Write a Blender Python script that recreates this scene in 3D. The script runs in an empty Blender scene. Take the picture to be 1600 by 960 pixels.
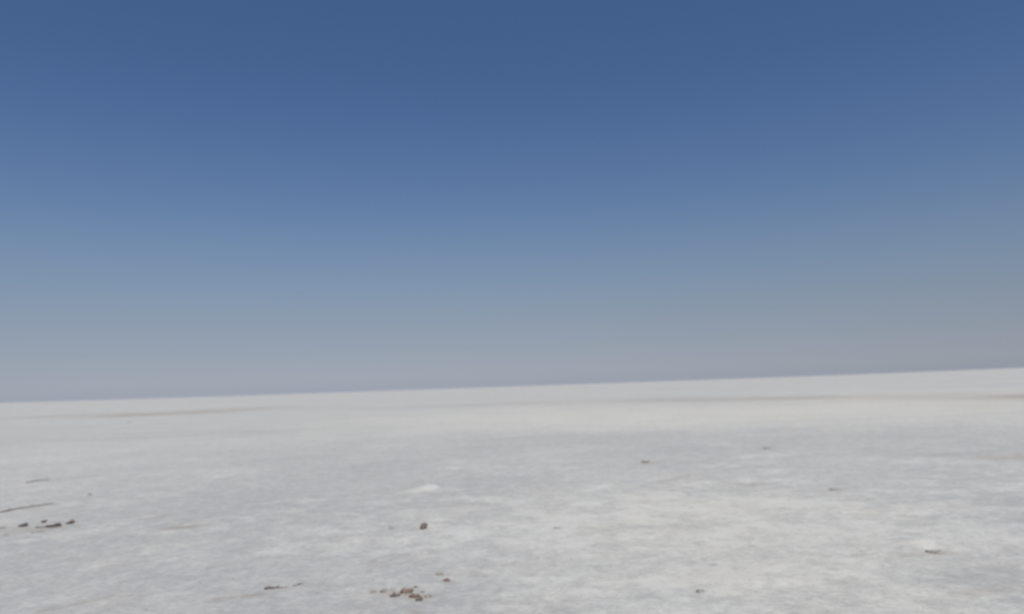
import bpy, bmesh, math, random
import numpy as np
from mathutils import Vector, Matrix, noise

SC = bpy.context.scene
COL = SC.collection
R = math.radians

# ---------------------------------------------------------------- camera
CAM_H = 1.6
PITCH = R(5.86)
ROLL = R(1.97)
f_ = Vector((0, math.cos(PITCH), math.sin(PITCH)))
r0 = Vector((1, 0, 0))
u0 = Vector((0, -math.sin(PITCH), math.cos(PITCH)))
r_ = math.cos(ROLL) * r0 - math.sin(ROLL) * u0
u_ = math.sin(ROLL) * r0 + math.cos(ROLL) * u0
cd = bpy.data.cameras.new("camera")
cam = bpy.data.objects.new("camera", cd)
COL.objects.link(cam)
M = Matrix((r_, u_, -f_)).transposed().to_4x4()
M.translation = Vector((0, 0, CAM_H))
cam.matrix_world = M
cd.sensor_width = 36
cd.lens = 27.2
cd.clip_start = 0.05
cd.clip_end = 100000
cd.dof.use_dof = True                 # the photograph is focused a little too close
cd.dof.focus_distance = 2.1
cd.dof.aperture_fstop = 2.6
SC.camera = cam

# ---------------------------------------------------------------- light
SUN_EL, SUN_AZ = R(56), R(160)         # azimuth clockwise from +Y (the view): from behind on the right
w = bpy.data.worlds.new("World")
SC.world = w
w.use_nodes = True
nt = w.node_tree
nt.nodes.clear()
N, L = nt.nodes.new, nt.links.new
out = N("ShaderNodeOutputWorld")
bg = N("ShaderNodeBackground")
sky = N("ShaderNodeTexSky")
sky.sky_type = 'NISHITA'
sky.sun_disc = False
sky.sun_elevation = SUN_EL
sky.sun_rotation = SUN_AZ
sky.altitude = 0
sky.air_density = 1.0
sky.dust_density = 0.8
sky.ozone_density = 2.5
bg.inputs['Strength'].default_value = 0.1
# the dry, dusty air of the place: deeper blue overhead, greyer towards the horizon, the same all the way round
tc, sep, ramp, mul, gain = N("ShaderNodeTexCoord"), N("ShaderNodeSeparateXYZ"), N("ShaderNodeValToRGB"), N("ShaderNodeVectorMath"), N("ShaderNodeVectorMath")
SKY = [(0.0, (.91, .97, 1.36)), (.004, (.83, .89, 1.25)), (.009, (.75, .82, 1.145)), (.018, (.68, .73, 1.025)), (.03, (.62, .638, .875)), (.05, (.595, .579, .738)),
       (.075, (.608, .566, .658)), (.10, (.630, .583, .637)), (.14, (.648, .620, .660)), (.18, (.636, .633, .687)),
       (.23, (.584, .623, .717)), (.28, (.543, .608, .735)), (.33, (.50, .587, .744)), (.38, (.478, .583, .745)),
       (.46, (.487, .608, .768)), (1.0, (.487, .608, .768))]
cr = ramp.color_ramp
cr.interpolation = 'LINEAR'
while len(cr.elements) < len(SKY):
    cr.elements.new(0.5)
for e, (p_, c_) in zip(cr.elements, SKY):
    e.position = p_
for e, (p_, c_) in zip(cr.elements, SKY):
    e.position = p_
    e.color = (c_[0] / 1.5, c_[1] / 1.5, c_[2] / 1.5, 1)
L(tc.outputs['Generated'], sep.inputs[0])
L(sep.outputs['Z'], ramp.inputs[0])
gain.operation = 'SCALE'
gain.inputs['Scale'].default_value = 1.5
mul.operation = 'MULTIPLY'
L(ramp.outputs[0], gain.inputs[0])
L(sky.outputs[0], mul.inputs[0])
L(gain.outputs[0], mul.inputs[1])
L(mul.outputs[0], bg.inputs['Color'])
L(bg.outputs[0], out.inputs[0])

sd = bpy.data.lights.new("sun", 'SUN')
sd.energy = 3.15
sd.angle = R(0.53)
sd.color = (1.0, 0.945, 0.845)
sun = bpy.data.objects.new("sun", sd)
COL.objects.link(sun)
d = Vector((math.sin(SUN_AZ) * math.cos(SUN_EL), math.cos(SUN_AZ) * math.cos(SUN_EL), math.sin(SUN_EL)))
sun.rotation_euler = d.to_track_quat('Z', 'Y').to_euler()

SC.view_settings.view_transform = 'Standard'
SC.view_settings.look = 'None'
SC.view_settings.exposure = 0
SC.view_settings.gamma = 1

# ---------------------------------------------------------------- helpers
rnd = random.Random(7)


def hash2(ix, iy, seed):
    h = (ix.astype(np.int64) * 374761393 + iy.astype(np.int64) * 668265263 + seed * 2147483647) & 0xFFFFFFFF
    h = ((h ^ (h >> 13)) * 1274126177) & 0xFFFFFFFF
    h = ((h ^ (h >> 16)) * 2246822519) & 0xFFFFFFFF
    return ((h ^ (h >> 15)) & 0xFFFFFF) / float(0xFFFFFF)


def vnoise(x, y, seed):
    """smooth value noise, -1..1"""
    ix, iy = np.floor(x), np.floor(y)
    fx, fy = x - ix, y - iy
    fx = fx * fx * fx * (fx * (fx * 6 - 15) + 10)
    fy = fy * fy * fy * (fy * (fy * 6 - 15) + 10)
    a, b = hash2(ix, iy, seed), hash2(ix + 1, iy, seed)
    c, e = hash2(ix, iy + 1, seed), hash2(ix + 1, iy + 1, seed)
    return ((a * (1 - fx) + b * fx) * (1 - fy) + (c * (1 - fx) + e * fx) * fy) * 2 - 1


def octv(x, y, lam, seed):
    """one octave of wavelength lam (metres), turned so that the lattice never lines up"""
    t = seed * 1.37
    ca, sa = math.cos(t), math.sin(t)
    return vnoise((x * ca - y * sa) / lam + seed * 17.3, (x * sa + y * ca) / lam - seed * 5.1, seed)


def sstep(a, b, v):
    t = np.clip((v - a) / (b - a), 0, 1)
    return t * t * (3 - 2 * t)


# shallow swellings and hollows that can be picked out: x, y, radius x, radius y, height
SWELLS = [(-1.47, 12.95, .26, .26, .022), (-1.10, 9.42, .14, .10, .035), (3.77, 7.62, .16, .14, .030),
          (3.55, 7.35, .10, .10, .020), (3.98, 7.32, .07, .08, .018), (3.78, 7.30, .13, .12, -.020),
          (9.3, 14.5, .8, .22, -.05), (9.3, 15.1, 1.0, .3, .03), (2.65, 13.3, .5, .25, -.02),
          (1.86, 6.4, .5, .3, .02), (3.86, 12.4, .5, .2, -.02), (3.7, 12.9, .4, .25, .03), (-4.28, 9.95, .3, .1, -.012)]


def height(x, y, spacing=None):
    r = np.sqrt(x * x + y * y)
    if spacing is None:
        spacing = r * 0.002
    z = np.zeros_like(x)
    for lam, amp, seed in ((60, .05, 3), (17, .030, 4), (5.3, .014, 5), (1.9, .010, 6), (.71, .0075, 7), (.31, .0060, 8),
                           (.14, .0062, 9), (.067, .0040, 10)):
        fade = np.clip((lam / (spacing + 1e-6) - 2.0) / 3.0, 0, 1)
        z += amp * fade * octv(x, y, lam, seed)
    z += crust(x, y) * .008 * np.clip((.5 / (spacing + 1e-6) - 2) / 3, 0, 1)
    for cx, cy, sx, sy, h in SWELLS:
        q = ((x - cx) / sx) ** 2 + ((y - cy) / sy) ** 2
        z += h * np.exp(-np.minimum(q, 30) * 1.6)
    az = np.minimum(np.abs(x) / np.maximum(y, 1e-3), .8)
    z += np.where(y > 0, 5.0 * (az / .66) ** 2, 5.0) * sstep(500, 3000, r)    # the flat rises a few metres towards its far shores
    return z


def crust(x, y):
    """puffed white crust: 0..1, in ragged blotches"""
    n = (octv(x, y, .45, 21) * .55 + octv(x, y, .19, 22) * .4 + octv(x, y, .09, 23) * .25
         + octv(x, y, 1.7, 24) * .5 + octv(x, y, 6.0, 25) * .3)
    return sstep(.0, .95, n)


def height1(x, y):
    return float(height(np.array([x]), np.array([y]))[0])


def seg_mask(x, y, x0, y0, x1, y1, wd):
    dx, dy = x1 - x0, y1 - y0
    t = np.clip(((x - x0) * dx + (y - y0) * dy) / (dx * dx + dy * dy), 0, 1)
    q = np.hypot(x - (x0 + t * dx), y - (y0 + t * dy)) / wd
    return np.exp(-np.minimum(q * q, 30))


def link(name, me, parent=None):
    o = bpy.data.objects.new(name, me)
    COL.objects.link(o)
    if parent:
        o.parent = parent
    return o


def tag(o, label, cat, group=None):
    o['label'] = label
    o['category'] = cat
    if group:
        o['group'] = group
    return o


def mat(name):
    m = bpy.data.materials.new(name)
    m.use_nodes = True
    t = m.node_tree
    return m, t.nodes, t.links, t.nodes['Principled BSDF']


# ---------------------------------------------------------------- materials
def salt_material():
    m, n, l, p = mat("salt_crust")
    p.inputs['Roughness'].default_value = .85
    p.inputs['Specular IOR Level'].default_value = .25
    geo = n.new('ShaderNodeNewGeometry')

    def noise(scale, detail, rough, dist=0.0):
        t = n.new('ShaderNodeTexNoise')
        t.inputs['Scale'].default_value = scale
        t.inputs['Detail'].default_value = detail
        t.inputs['Roughness'].default_value = rough
        t.inputs['Distortion'].default_value = dist
        l.new(geo.outputs['Position'], t.inputs['Vector'])
        return t.outputs['Fac']

    def math_(op, a, b=None, c=None):
        t = n.new('ShaderNodeMath')
        t.operation = op
        for i, v in enumerate((a, b, c)):
            if v is None:
                continue
            if isinstance(v, (int, float)):
                t.inputs[i].default_value = v
            else:
                l.new(v, t.inputs[i])
        return t.outputs[0]

    def attr(name):
        t = n.new('ShaderNodeAttribute')
        t.attribute_name = name
        return t.outputs['Fac']

    def mix(fac, a, b, blend='MIX'):
        t = n.new('ShaderNodeMix')
        t.data_type = 'RGBA'
        t.blend_type = blend
        l.new(fac, t.inputs[0]) if not isinstance(fac, (int, float)) else setattr(t.inputs[0], 'default_value', fac)
        for s_, v in ((t.inputs[6], a), (t.inputs[7], b)):
            if isinstance(v, tuple):
                s_.default_value = (*v, 1)
            else:
                l.new(v, s_)
        return t.outputs[2]

    tone = noise(4.2, 8, .70, .3)
    broad = noise(.42, 5, .55, .3)
    huge = noise(.045, 4, .5)
    tint = noise(1.3, 4, .6)
    s = math_('MULTIPLY_ADD', tone, 1.9, -.95)
    fine = noise(15, 6, .72, .2)
    s = math_('ADD', s, math_('MULTIPLY_ADD', fine, 2.0, -1.0))
    s = math_('ADD', s, math_('MULTIPLY_ADD', broad, .75, -.375))
    s = math_('ADD', s, math_('MULTIPLY_ADD', huge, .6, -.3))
    s = math_('ADD', s, math_('MULTIPLY', attr('crust'), .40))
    s = math_('SUBTRACT', s, math_('MULTIPLY', attr('damp_vignette'), .30))
    s = math_('ADD', s, math_('MULTIPLY', attr('bright'), .34))
    s = math_('ADD', s, .46)
    r = n.new('ShaderNodeValToRGB')
    e = r.color_ramp.elements
    e[0].position, e[0].color = 0.0, (.450, .448, .434, 1)
    e[1].position, e[1].color = 1.0, (.668, .658, .612, 1)
    k = r.color_ramp.elements.new(.5)
    k.color = (.556, .550, .516, 1)
    l.new(s, r.inputs[0])
    col = mix(math_('MULTIPLY', math_('SUBTRACT', tint, .42), 1.6), r.outputs[0], (1.0, .965, .93), 'MULTIPLY')
    wm = math_('MULTIPLY', attr('bright'), .8)
    col = mix(wm, col, (1.0, .985, .95), 'MULTIPLY')
    # brown silt showing through the salt
    silt = noise(5.5, 8, .7)
    sm = math_('MULTIPLY', attr('silt'), math_('MULTIPLY_ADD', silt, 1.2, .4))
    sm = math_('MINIMUM', sm, .95)
    col = mix(sm, col, (.33, .275, .215))
    # soft specks of silt a few centimetres across, here and there
    sp_ = noise(7.5, 2, .5, .6)
    s1 = math_('MULTIPLY', math_('MAXIMUM', math_('SUBTRACT', sp_, .655), 0.0), 5.0)
    col = mix(math_('MINIMUM', s1, .55), col, (.30, .275, .25))
    # fine scattered silt grains
    gr = noise(38, 3, .6)
    g1 = math_('MULTIPLY', math_('MAXIMUM', math_('SUBTRACT', gr, .60), 0.0), 3.2)
    col = mix(math_('MINIMUM', g1, .5), col, (.36, .33, .30))
    l.new(col, p.inputs['Base Color'])
    b1 = n.new('ShaderNodeBump')
    b1.inputs['Distance'].default_value = .018
    b1.inputs['Strength'].default_value = .7
    l.new(noise(17, 8, .68), b1.inputs['Height'])
    l.new(b1.outputs[0], p.inputs['Normal'])
    return m


def lump_material(name, dark, light, frost, frost_amt):
    """earthy lump: mottled colour with salt dried on to it"""
    m, n, l, p = mat(name)
    p.inputs['Roughness'].default_value = .9
    p.inputs['Specular IOR Level'].default_value = .2
    tc_ = n.new('ShaderNodeTexCoord')
    a = n.new('ShaderNodeTexNoise')
    a.inputs['Scale'].default_value = 45
    a.inputs['Detail'].default_value = 6
    l.new(tc_.outputs['Object'], a.inputs['Vector'])
    r = n.new('ShaderNodeValToRGB')
    r.color_ramp.elements[0].position = .32
    r.color_ramp.elements[0].color = (*dark, 1)
    r.color_ramp.elements[1].position = .68
    r.color_ramp.elements[1].color = (*light, 1)
    l.new(a.outputs['Fac'], r.inputs[0])
    b = n.new('ShaderNodeTexNoise')
    b.inputs['Scale'].default_value = 70
    b.inputs['Detail'].default_value = 5
    l.new(tc_.outputs['Object'], b.inputs['Vector'])
    q = n.new('ShaderNodeMapRange')
    q.inputs['From Min'].default_value = .62 - frost_amt
    q.inputs['From Max'].default_value = .74 - frost_amt
    l.new(b.outputs['Fac'], q.inputs['Value'])
    mx = n.new('ShaderNodeMix')
    mx.data_type = 'RGBA'
    l.new(q.outputs[0], mx.inputs[0])
    l.new(r.outputs[0], mx.inputs[6])
    mx.inputs[7].default_value = (*frost, 1)
    l.new(mx.outputs[2], p.inputs['Base Color'])
    bp = n.new('ShaderNodeBump')
    bp.inputs['Distance'].default_value = .004
    bp.inputs['Strength'].default_value = .8
    l.new(b.outputs['Fac'], bp.inputs['Height'])
    l.new(bp.outputs[0], p.inputs['Normal'])
    return m


M_SALT = salt_material()
M_RUST = lump_material("reddish_brown_mud", (.15, .095, .065), (.31, .225, .165), (.5, .48, .45), .07)
M_DARK = lump_material("dark_brown_mud", (.095, .074, .062), (.23, .19, .16), (.5, .48, .46), .07)
M_CHAR = lump_material("blackish_brown_dry_matter", (.045, .032, .032), (.14, .105, .10), (.46, .44, .42), .04)
M_DULL = lump_material("dull_grey_brown_mud", (.24, .215, .18), (.37, .34, .295), (.5, .49, .47), .10)
M_SOFT = lump_material("pale_dusty_mud", (.26, .24, .205), (.40, .38, .34), (.52, .51, .48), .10)
M_FAINT = lump_material("salt_coated_mud", (.33, .315, .285), (.44, .425, .39), (.53, .525, .50), .12)
M_TWIG = lump_material("weathered_twig", (.12, .09, .075), (.24, .19, .155), (.5, .48, .45), .02)
M_LUMP = lump_material("white_salt", (.53, .53, .50), (.62, .62, .59), (.66, .66, .63), .05)

# ---------------------------------------------------------------- what lies on the flat
def one(w, d_, h):
    return [(0, 0, 0, w * .45, d_ / 2, h * .55)]


def two(w, d_, h, k=.5):
    return [(-w * .17, 0, 0, w * .28, d_ / 2, h * .5), (w * .22, d_ * k * .3, 0, w * .24, d_ * .4, h * .40), (0, 0, 0, w * .28, d_ * .35, h * .40)]


G_ROW = "brown mud clods in the row near the bottom of the picture"
G_LEFT = "dark fragments scattered at the left edge"
G_LONE = "small clods lying alone on the salt flat"
G_TWIG = "thin dry twigs lying on the salt"
CL = "mud_clod"
spec = [
    # name, x, y, lobes, material, label, category, group, turn, sink
    (CL, -1.205, 6.49, one(.050, .05, .026), M_SOFT, "small dull brown clod at the left end of the front row of clods", "clod", G_ROW, .2, .3),
    (CL, -1.125, 6.485, one(.052, .05, .030), M_DULL, "small grey-brown clod second from the left end of the front row", "clod", G_ROW, 1.1, .3),
    (CL, -1.045, 6.53, one(.045, .05, .026), M_FAINT, "faint olive clod just behind the first dark clod of the front row", "clod", G_ROW, .5, .35),
    (CL, -1.010, 6.36, two(.085, .06, .042), M_DARK, "dark brown clod at the middle left of the front row with salt beneath it", "clod", G_ROW, -.1, .25),
    (CL, -.925, 6.44, two(.100, .07, .050), M_RUST, "broad reddish brown clod at the middle of the front row, highest in the row", "clod", G_ROW, .0, .25),
    (CL, -.850, 6.30, two(.085, .07, .046), M_RUST, "reddish brown clod leaning against the right side of the broad middle clod", "clod", G_ROW, -.3, .25),
    (CL, -.800, 6.21, one(.060, .06, .040), M_DARK, "darkest brown clod, nearest to the viewer in the front row", "clod", G_ROW, .6, .25),
    (CL, -.870, 6.56, one(.030, .03, .018), M_DULL, "tiny olive clod behind the gap in the front row", "clod", G_ROW, .3, .3),
    (CL, -.800, 6.45, one(.036, .04, .022), M_DULL, "tiny grey-brown clod behind the darkest clod of the front row", "clod", G_ROW, .9, .3),
    (CL, -.745, 6.29, one(.055, .06, .032), M_DULL, "round tan clod at the right end of the front row", "clod", G_ROW, 0, .3),
    (CL, -.715, 6.98, one(.065, .06, .022), M_DULL, "flat faded tan clod, left one of the pair above the front row", "clod", G_LONE, .1, .35),
    (CL, -.636, 6.78, one(.058, .05, .040), M_RUST, "round reddish clod, right one of the pair above the front row", "clod", G_LONE, .4, .3),
    (CL, -1.502, 9.28, one(.060, .06, .042), M_DULL, "small olive brown clod to the left of the lone upright brown clod", "clod", G_LONE, .2, .3),
    (CL, -1.120, 9.21, [(0, 0, 0, .032, .04, .034), (.020, .01, .026, .036, .035, .026)], M_DARK, "upright brown clod standing alone left of the centre, white crust behind it", "clod", G_LONE, 0, .12),
    (CL, -6.067, 10.72, one(.070, .07, .055), M_RUST, "small round reddish clod to the right of the dark fragments", "clod", G_LONE, 0, .25),
    (CL, 2.589, 15.87, two(.19, .13, .055), M_DULL, "flat dark grey clod in the middle distance right of the centre", "clod", G_LONE, 0, .25),
    (CL, 5.619, 17.67, one(.16, .13, .055), M_DULL, "tan clod farthest back on the right half of the flat", "clod", G_LONE, 0, .3),
    (CL, 4.511, 11.26, two(.14, .12, .036), M_FAINT, "low grey clod on the greyish salt in the right half", "clod", G_LONE, .2, .35),
    (CL, 3.639, 12.07, two(.12, .10, .034), M_FAINT, "low grey clod at the left end of a short faint streak right of the centre", "clod", G_LONE, .3, .35),
    (CL, -7.536, 13.84, one(.055, .06, .040), M_DULL, "lone tiny grey clod above the scattered dark fragments on the left", "clod", G_LONE, 0, .3),
    (CL, -27.06, 54.6, one(.20, .2, .10), M_FAINT, "tiny dark clod far off below the brown silt patch on the left", "clod", G_LONE, 0, .2),
    (CL, 1.374, 6.15, one(.062, .06, .024), M_SOFT, "dull brown clod beside the whitest crust near the bottom, right of the centre", "clod", G_LONE, .7, .35),
    (CL, .423, 9.05, one(.060, .06, .022), M_FAINT, "faint grey clod at the right end of a white crust streak, centre of the flat", "clod", G_LONE, .7, .4),
    (CL, 2.916, 5.31, two(.100, .07, .026), M_DULL, "dull brown clod at the bottom edge near the right corner", "clod", G_LONE, 0, .35),
    ("crust_flake", 3.775, 7.235, [(-.045, .05, .006, .045, .03, .018), (.03, 0, 0, .050, .030, .026), (0, .02, 0, .04, .03, .020)], M_SOFT,
     "curved grey-brown flake of lifted crust lying in a shallow hollow on the right", "flake", None, -.12, .25),
    ("dark_fragment", -6.115, 10.40, [(-.05, 0, .004, .060, .020, .016), (.03, .015, .012, .065, .022, .020), (0, 0, 0, .05, .03, .016)], M_CHAR,
     "largest and darkest of the fragments at the left edge, long and low", "fragment", G_LEFT, .25, .1),
    ("dark_fragment", -6.035, 10.60, [(0, 0, 0, .045, .014, .020), (.02, .01, .012, .024, .012, .020)], M_CHAR,
     "short dark fragment touching the right end of the largest one", "fragment", G_LEFT, .5, .1),
    ("dark_fragment", -6.275, 10.34, [(0, 0, 0, .050, .016, .012), (-.02, .01, .004, .03, .02, .012)], M_DARK,
     "faint brown fragment just left of the largest dark fragment", "fragment", G_LEFT, .2, .2),
    ("dark_fragment", -6.085, 9.99, [(-.03, -.01, 0, .045, .018, .014), (.035, .02, .003, .040, .020, .012), (0, 0, 0, .03, .02, .012)], M_DULL,
     "olive brown fragment lying in front of the largest dark fragment", "fragment", G_LEFT, .3, .15),
    ("dark_fragment", -6.585, 10.50, [(-.03, 0, .004, .045, .020, .018), (.03, .02, .010, .042, .018, .018), (0, 0, 0, .04, .02, .016)], M_CHAR,
     "dark fragment at the left edge below the twig, second darkest of the group", "fragment", G_LEFT, .35, .1),
    ("dark_fragment", -6.500, 10.80, [(0, 0, 0, .040, .016, .018), (.015, .01, .008, .022, .012, .016)], M_DARK,
     "small reddish fragment at the upper right of the second darkest fragment", "fragment", G_LEFT, .6, .1),
    ("dark_fragment", -6.840, 10.45, two(.080, .06, .028), M_DULL,
     "dull fragment at the picture's left edge beside the second darkest one", "fragment", G_LEFT, .1, .3),
    ("dark_fragment", -6.394, 9.85, one(.050, .05, .024), M_DULL,
     "lowest and leftmost tiny speck of the fragments at the left edge", "fragment", G_LEFT, .5, .3),
    ("dark_fragment", -6.320, 10.82, one(.090, .05, .020), M_FAINT,
     "faint grey fragment behind the gap between the two darkest fragments", "fragment", G_LEFT, .3, .35),
]

# ---------------------------------------------------------------- salt flat: one sheet to the horizon
dense = np.arange(-50, 50.001, .115)
coarse = np.arange(52, 309, 2.0)
ang = np.radians(np.concatenate([dense, coarse]))          # clockwise from the view direction, closed ring
rad = [.8]
while rad[-1] < 30000:
    v = rad[-1]
    rad.append(v * (1.035 if v < 3.6 else 1.0068 if v < 80 else 1.03))
rad = np.array(rad)
A, Rr = np.meshgrid(ang, rad)
gx, gy = (Rr * np.sin(A)).ravel(), (Rr * np.cos(A)).ravel()
na, nr = len(ang), len(rad)
sp = np.repeat(np.where(rad < 3.6, .04, np.where(rad < 80, rad * .0068, rad * .03)), na)
sp = np.maximum(sp, np.tile(np.where((ang > math.radians(51)), .0349, .002), nr) * np.hypot(gx, gy))
gz = height(gx, gy, sp)
verts = np.empty((na * nr + 1, 3), np.float32)
verts[:-1, 0], verts[:-1, 1], verts[:-1, 2] = gx, gy, gz
verts[-1] = (0, 0, 0)
i = np.arange(na)
j = (i + 1) % na
rows = (np.arange(nr - 1) * na)[:, None]
quads = np.stack([rows + i, rows + na + i, rows + na + j, rows + j], -1).reshape(-1, 4)
tris = np.stack([np.full(na, na * nr), i, j], -1)
me = bpy.data.meshes.new("salt_flat")
me.vertices.add(len(verts))
me.vertices.foreach_set('co', verts.ravel())
loops = np.concatenate([quads.ravel(), tris.ravel()]).astype(np.int32)
me.loops.add(len(loops))
me.loops.foreach_set('vertex_index', loops)
me.polygons.add(len(quads) + len(tris))
starts = np.concatenate([np.arange(len(quads)) * 4, len(quads) * 4 + np.arange(len(tris)) * 3]).astype(np.int32)
me.polygons.foreach_set('loop_start', starts)
me.polygons.foreach_set('use_smooth', np.ones(len(starts), bool))
me.update(calc_edges=True)
me.validate()


def put_attr(name, vals):
    a_ = me.attributes.new(name, 'FLOAT', 'POINT')
    a_.data.foreach_set('value', np.append(vals, 0).astype(np.float32))


# uneven edges for the patches
rr_ = np.hypot(gx, gy)
wx = gx + octv(gx, gy, 9, 31) * rr_ * .02 + octv(gx, gy, 2.3, 32) * rr_ * .010 + octv(gx, gy, .6, 33) * .05
wy = gy + octv(gx, gy, 9, 34) * rr_ * .06 + octv(gx, gy, 2.3, 35) * rr_ * .030 + octv(gx, gy, .6, 36) * .10


def blob(cx, cy, sx, sy, amp):
    q = ((wx - cx) / sx) ** 2 + ((wy - cy) / sy) ** 2
    return amp * np.exp(-np.minimum(q, 30))


bright = (blob(2.0, 8.5, 2.0, 4.0, .8) + blob(14, 36, 16, 12, 1.0) + blob(-2, 45, 14, 14, .5) + blob(1.9, 6.35, .55, .35, .8)
          + blob(2.9, 10.6, .9, .6, .5) + blob(-1.47, 12.91, .27, .27, 1.6) + blob(-1.1, 9.45, .14, .10, 1.2)
          + blob(3.72, 7.65, .2, .12, .8) + blob(4.2, 9.7, .6, .5, .6) + blob(28, 50, 14, 14, .7))
damp_vignette = (blob(-4.5, 9.0, 3.4, 8, .75) + blob(-2.0, 20, 8, 6, .40) + blob(9, 19, 8, 5.5, .75) + blob(1.4, 22.5, 3.0, 2.0, .55)
        + blob(-13.5, 34, 7, 3.5, .7) + blob(4.2, 5.6, 1.3, 1.1, 1.3) + blob(.5, 5.1, 3, .7, .5) + blob(6.5, 10, 2.0, 3, .55) + blob(-30, 50, 16, 14, .35)  # strongest blob, at near right, is corner vignetting painted into the salt colour
        + blob(14, 46, 6, 1.8, .5) + blob(-1, 5.4, 2, .6, .5) + blob(3.4, 6.2, .35, .3, .6) + blob(8.4, 15.4, .9, .35, .6))
silt = np.zeros_like(gx)
# a wheel-worn band of bare silt across the distance, and a patch of it out on the left
path = [(-8, 74, .05), (-.3, 71.2, .14), (10.8, 67.3, .20), (18.9, 59.0, .28), (25.7, 52.6, .36), (30.6, 46.9, .44), (38, 39, .44), (60, 18, .44)]
for (x0, y0, a0), (x1, y1, a1) in zip(path, path[1:]):
    silt = np.maximum(silt, seg_mask(wx, gy + octv(gx, gy, 7, 41) * 1.2, x0, y0, x1, y1, 7.5) * (a0 + a1) / 2 * (1.05 + .5 * octv(gx, gy, 9, 44) + .3 * octv(gx, gy, 3, 45)))
for x0, y0, x1, y1, wd, a0 in ((-37.5, 76, -31.5, 79.5, 4.5, .65), (-36, 90, -31, 92, 5.5, .42), (-52, 88, -36, 82, 6.5, .32),
                               (-31, 86, -22, 84, 5, .16),
                               (-4.38, 9.86, -4.10, 9.95, .085, .80), (-2.45, 6.38, -2.30, 6.43, .045, .50), (-2.24, 6.44, -2.12, 6.47, .045, .65),
                               (-3.75, 6.25, -3.42, 6.62, .045, .36), (2.35, 12.7, 2.9, 13.6, .13, .26), (3.55, 12.0, 3.75, 12.2, .11, .40),
                               (3.85, 12.5, 4.05, 12.7, .08, .22), (8.75, 14.50, 10.6, 14.62, .30, .45), (4.40, 11.2, 4.60, 11.3, .10, .38),
                               (-5.1, 10.7, -4.9, 11.1, .07, .35), (-9.8, 16.5, -9.2, 17.2, .12, .4), (.40, 9.05, .45, 9.05, .05, .5), (2.85, 5.32, 3.0, 5.3, .07, .6), (-.83, 5.90, -.77, 5.86, .04, .4),
                               (.9, 15.9, 1.5, 16.1, .15, .25), (-1.0, 11.0, -.6, 11.1, .12, .18), (-1.6, 10.7, -1.4, 10.9, .10, .24),
                               (-6.75, 10.2, -6.0, 10.2, .20, .30), (-7.9, 12.0, -7.3, 12.6, .08, .25), (-.45, 10.9, -.2, 10.9, .1, .2),
                               (3.5, 7.15, 3.9, 7.18, .10, .26), (5.4, 17.5, 5.8, 17.7, .12, .3), (2.4, 15.7, 2.8, 15.8, .16, .3),
                               (3.3, 5.9, 3.6, 5.95, .09, .22), (-1.08, 6.45, -.76, 6.30, .07, .45), (7.7, 15.1, 8.4, 15.3, .18, .22)):
    silt = np.maximum(silt, seg_mask(gx + octv(gx, gy, .25, 42) * .02 * wd * 10, gy + octv(gx, gy, .3, 43) * .03 * wd * 10, x0, y0, x1, y1, wd) * a0)
near = np.nonzero((rr_ < 24) & (gy > 0))[0]
for (nm, x, y, lobes, m_, lab, cat, grp, rz, sink) in spec:      # each lump has crumbled a ring of silt into the crust round it
    wd = max(l_[3] for l_ in lobes) * 1.7
    q = near[(np.abs(gx[near] - x) < wd * 3) & (np.abs(gy[near] - y) < wd * 3)]
    a_ = .62 * np.exp(-((gx[q] - x) ** 2 + (gy[q] - y) ** 2) / wd ** 2) * (.8 + .6 * octv(gx[q], gy[q], .07, 61))
    silt[q] = np.maximum(silt[q], a_)
put_attr('crust', crust(gx, gy) * np.clip((.5 / sp - 2) / 3, 0, 1) + .12 * (1 - np.clip((.5 / sp - 2) / 3, 0, 1)))
put_attr('bright', bright)
put_attr('damp_vignette', np.minimum(damp_vignette, 1.2))
put_attr('silt', silt)
me.materials.append(M_SALT)
flat = link("salt_flat", me)
flat['kind'] = 'structure'

# a low swollen mound of clean salt, thick in the middle and feathering out under the crust
bm = bmesh.new()
O_ = Vector((-1.47, 12.93, height1(-1.47, 12.93)))
prev = None
for q in range(15):
    t = q / 14
    ring = []
    for h in range(40):
        a_ = 2 * math.pi * h / 40
        k_ = 1 + .28 * noise.noise(Vector((math.cos(a_) * 1.4, math.sin(a_) * 1.4, 3.1))) + .10 * noise.noise(Vector((math.cos(a_) * 4, math.sin(a_) * 4, 9)))
        x, y = .27 * t * k_ * math.cos(a_), .30 * t * k_ * math.sin(a_)
        z = .050 * (1 - t * t) ** 1.5 - .016 + .012 * (1 - t) ** .3 * noise.noise(Vector((x * 16, y * 16, 2)))
        z += .006 * noise.noise(Vector((x * 45, y * 45, 5))) * (1 - t)
        if q == 0:
            ring = [bm.verts.new((0, 0, .036))] * 40
            break
        ring.append(bm.verts.new((x, y, height1(O_.x + x, O_.y + y) - O_.z + z)))
    if q:
        for h in range(40):
            g_ = (h + 1) % 40
            bm.faces.new((prev[0], ring[h], ring[g_]) if q == 1 else (prev[h], ring[h], ring[g_], prev[g_]))
    prev = ring
mm = bpy.data.meshes.new("salt_mound")
bm.to_mesh(mm)
bm.free()
for p_ in mm.polygons:
    p_.use_smooth = True
mm.materials.append(M_LUMP)
mo = link("salt_mound", mm)
mo.location = O_
tag(mo, "low bright white mound of salt, left of the centre in the middle distance", "salt mound")

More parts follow.
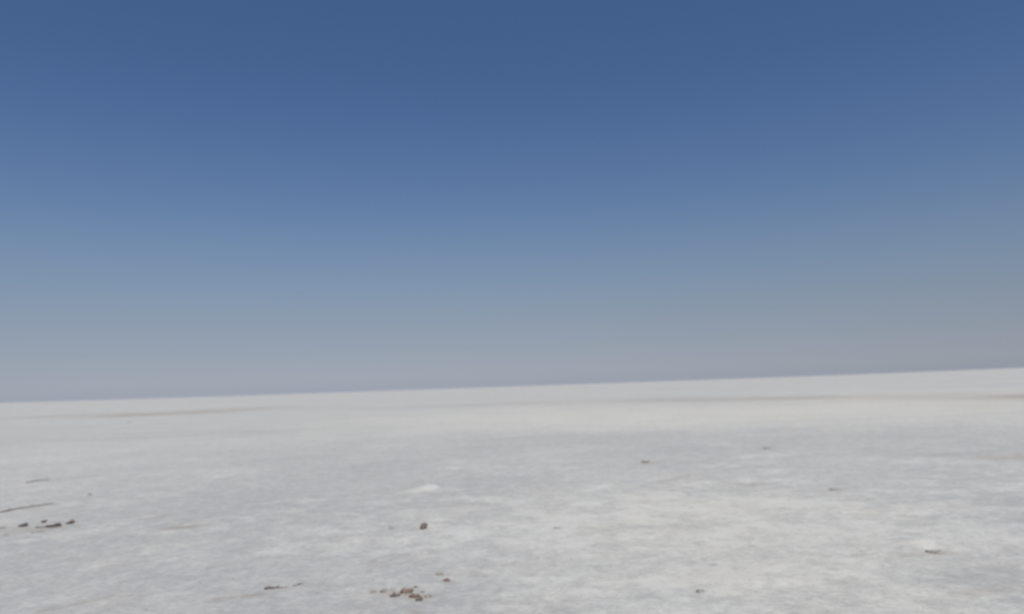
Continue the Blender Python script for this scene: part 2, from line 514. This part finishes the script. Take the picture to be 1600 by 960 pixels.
# ---------------------------------------------------------------- loose crumbs of salt crust lying on the sheet
nrng = np.random.default_rng(5)
base = np.array([(1, 0, 0), (-1, 0, 0), (0, 1, 0), (0, -1, 0), (0, 0, 1), (0, 0, -1)], float)
faces = np.array([(0, 2, 4), (2, 1, 4), (1, 3, 4), (3, 0, 4), (2, 0, 5), (1, 2, 5), (3, 1, 5), (0, 3, 5)])
K = 16000
rr2 = 4.6 * np.exp(nrng.random(K) * math.log(20 / 4.6))
aa2 = (nrng.random(K) * 2 - 1) * math.radians(50)
cx, cy = rr2 * np.sin(aa2), rr2 * np.cos(aa2)
keep = (octv(cx, cy, 1.1, 51) + octv(cx, cy, .3, 52) * .8) > .1
cx, cy = cx[keep], cy[keep]
K = len(cx)
cz = height(cx, cy, np.maximum(.0068 * np.hypot(cx, cy), .01))
sz = .002 + .007 * nrng.random(K) ** 3
P = base[None] * (sz[:, None, None]) * (0.6 + .8 * nrng.random((K, 6, 3)))
P[:, :, 2] *= .6
th = nrng.random(K) * 6.283
px = P[:, :, 0] * np.cos(th)[:, None] - P[:, :, 1] * np.sin(th)[:, None] + cx[:, None]
py = P[:, :, 0] * np.sin(th)[:, None] + P[:, :, 1] * np.cos(th)[:, None] + cy[:, None]
pz = P[:, :, 2] + cz[:, None] + sz[:, None] * .1
V = np.stack([px, py, pz], -1).reshape(-1, 3)
F = (faces[None] + (np.arange(K) * 6)[:, None, None]).reshape(-1, 3)
mc = bpy.data.meshes.new("salt_crumbs")
mc.vertices.add(len(V))
mc.vertices.foreach_set('co', V.ravel().astype(np.float32))
mc.loops.add(F.size)
mc.loops.foreach_set('vertex_index', F.ravel().astype(np.int32))
mc.polygons.add(len(F))
mc.polygons.foreach_set('loop_start', (np.arange(len(F)) * 3).astype(np.int32))
mc.update(calc_edges=True)
mc.materials.append(M_LUMP)
crumbs = link("salt_crumbs", mc)
crumbs['kind'] = 'stuff'


# ---------------------------------------------------------------- lumps, fragments and twigs, each a thing of its own
def lumpy(lobes, seed, rough=.30, sub=3):
    """one broken, knobbly lump: overlapping lobes (x, y, z, rx, ry, rz) pulled into one skin"""
    bm = bmesh.new()
    bmesh.ops.create_icosphere(bm, subdivisions=sub, radius=1)
    off = Vector((seed * 3.7, seed * 1.9, seed * .7))
    for v in bm.verts:
        n = v.co.normalized()
        best = 0.0
        for (x, y, z, a, b, c) in lobes:            # farthest hit of the ray from the middle through each lobe
            o = Vector((-x / a, -y / b, -z / c))
            dd = Vector((n.x / a, n.y / b, n.z / c))
            A_, B_, C_ = dd.dot(dd), 2 * o.dot(dd), o.dot(o) - 1
            D_ = B_ * B_ - 4 * A_ * C_
            if D_ > 0:
                best = max(best, (-B_ + math.sqrt(D_)) / (2 * A_))
        k = 1 + rough * noise.noise(n * 1.6 + off) + rough * .6 * noise.noise(n * 4.1 + off) + rough * .3 * noise.noise(n * 9 + off)
        cell = noise.cell(n * 2.3 + off)
        v.co = n * best * k * (1 - .10 * cell)
    return bm


def place(name, bm, x, y, m, label, cat, group=None, rz=0.0, sink=.3):
    zmin = min(v.co.z for v in bm.verts)
    zmax = max(v.co.z for v in bm.verts)
    for v in bm.verts:
        v.co.z -= zmin
    me_ = bpy.data.meshes.new(name)
    bm.to_mesh(me_)
    bm.free()
    for p_ in me_.polygons:
        p_.use_smooth = True
    me_.materials.append(m)
    o = link(name, me_)
    o.location = (x, y, height1(x, y) - (sink + .08) * (zmax - zmin))
    o.rotation_euler = (0, 0, rz)
    return tag(o, label, cat, group)


for k, (nm, x, y, lobes, m_, lab, cat, grp, rz, sink) in enumerate(spec):
    bm = lumpy(lobes, k + 1.3, .6 if nm == "dark_fragment" else .46)
    for v in bm.verts:
        v.co.z *= .86                      # weathered down
    place(nm, bm, x, y, m_, lab, cat, grp, rz, sink)


def twig(pts, r0_, r1_, stubs, label, group, m_=M_TWIG):
    """thin bent stick with broken side stubs, following the ground"""
    bm = bmesh.new()
    O = Vector((pts[0][0], pts[0][1], height1(*pts[0][:2])))

    def tube(ps, ra, rb):
        prev = None
        for q, P_ in enumerate(ps):
            t_ = (ps[min(q + 1, len(ps) - 1)] - ps[max(q - 1, 0)]).normalized()
            s1 = t_.cross(Vector((0, 0, 1))).normalized()
            s2 = s1.cross(t_)
            r = ra + (rb - ra) * q / (len(ps) - 1)
            r *= 1 + .25 * noise.noise(P_ * 40)
            ring = [bm.verts.new(P_ + (s1 * math.cos(a) + s2 * math.sin(a)) * r) for a in (2 * math.pi * h / 7 for h in range(7))]
            if prev:
                for h in range(7):
                    bm.faces.new((prev[h], prev[(h + 1) % 7], ring[(h + 1) % 7], ring[h]))
            else:
                bm.faces.new(list(reversed(ring)))
            prev = ring
        bm.faces.new(prev)

    dense_ = []
    for (xa, ya, za), (xb, yb, zb) in zip(pts, pts[1:]):
        for s in range(6):
            t = s / 6
            x, y = xa + (xb - xa) * t, ya + (yb - ya) * t
            x += .006 * noise.noise(Vector((x * 9, y * 9, 0)))
            dense_.append(Vector((x, y, height1(x, y) + za + (zb - za) * t)) - O)
    tube(dense_, r0_, r1_)
    for idx, dx, dy, dz in stubs:
        b_ = dense_[idx]
        tube([b_, b_ + Vector((dx, dy, dz)) * .5 + Vector((.004, 0, .004)), b_ + Vector((dx, dy, dz))], r0_ * .6, r0_ * .3)
    me_ = bpy.data.meshes.new("dry_twig")
    bm.to_mesh(me_)
    bm.free()
    for p_ in me_.polygons:
        p_.use_smooth = True
    me_.materials.append(m_)
    o = link("dry_twig", me_)
    o.location = O
    return tag(o, label, "twig", group)


twig([(-8.02, 11.20, .012), (-7.80, 11.62, .020), (-7.70, 12.15, .024), (-7.60, 12.65, .016), (-7.54, 12.85, .004)], .012, .005,
     [(9, .05, .07, .02), (15, -.04, .05, .015)], "long thin brown twig running out of the picture at the left edge", G_TWIG)
twig([(-10.07, 16.1, .008), (-9.98, 16.3, .016), (-9.85, 16.6, .006)], .012, .005, [(5, .05, .04, .02)],
     "short faint twig on the left, farther off than the long twig", G_TWIG)
twig([(-2.135, 6.62, .004), (-2.075, 6.66, .010), (-2.01, 6.69, .008), (-1.96, 6.71, .003)], .0085, .004, [(4, -.02, .03, .010), (8, .02, .03, .01)],
     "short brown twig half sunk in the salt, left of the front row of clods", G_TWIG)
twig([(-1.935, 6.75, .003), (-1.90, 6.79, .007), (-1.87, 6.84, .002)], .006, .003, [(5, .015, .02, .006)],
     "tiny olive twig just right of the half sunk twig, left of the front row", G_TWIG)
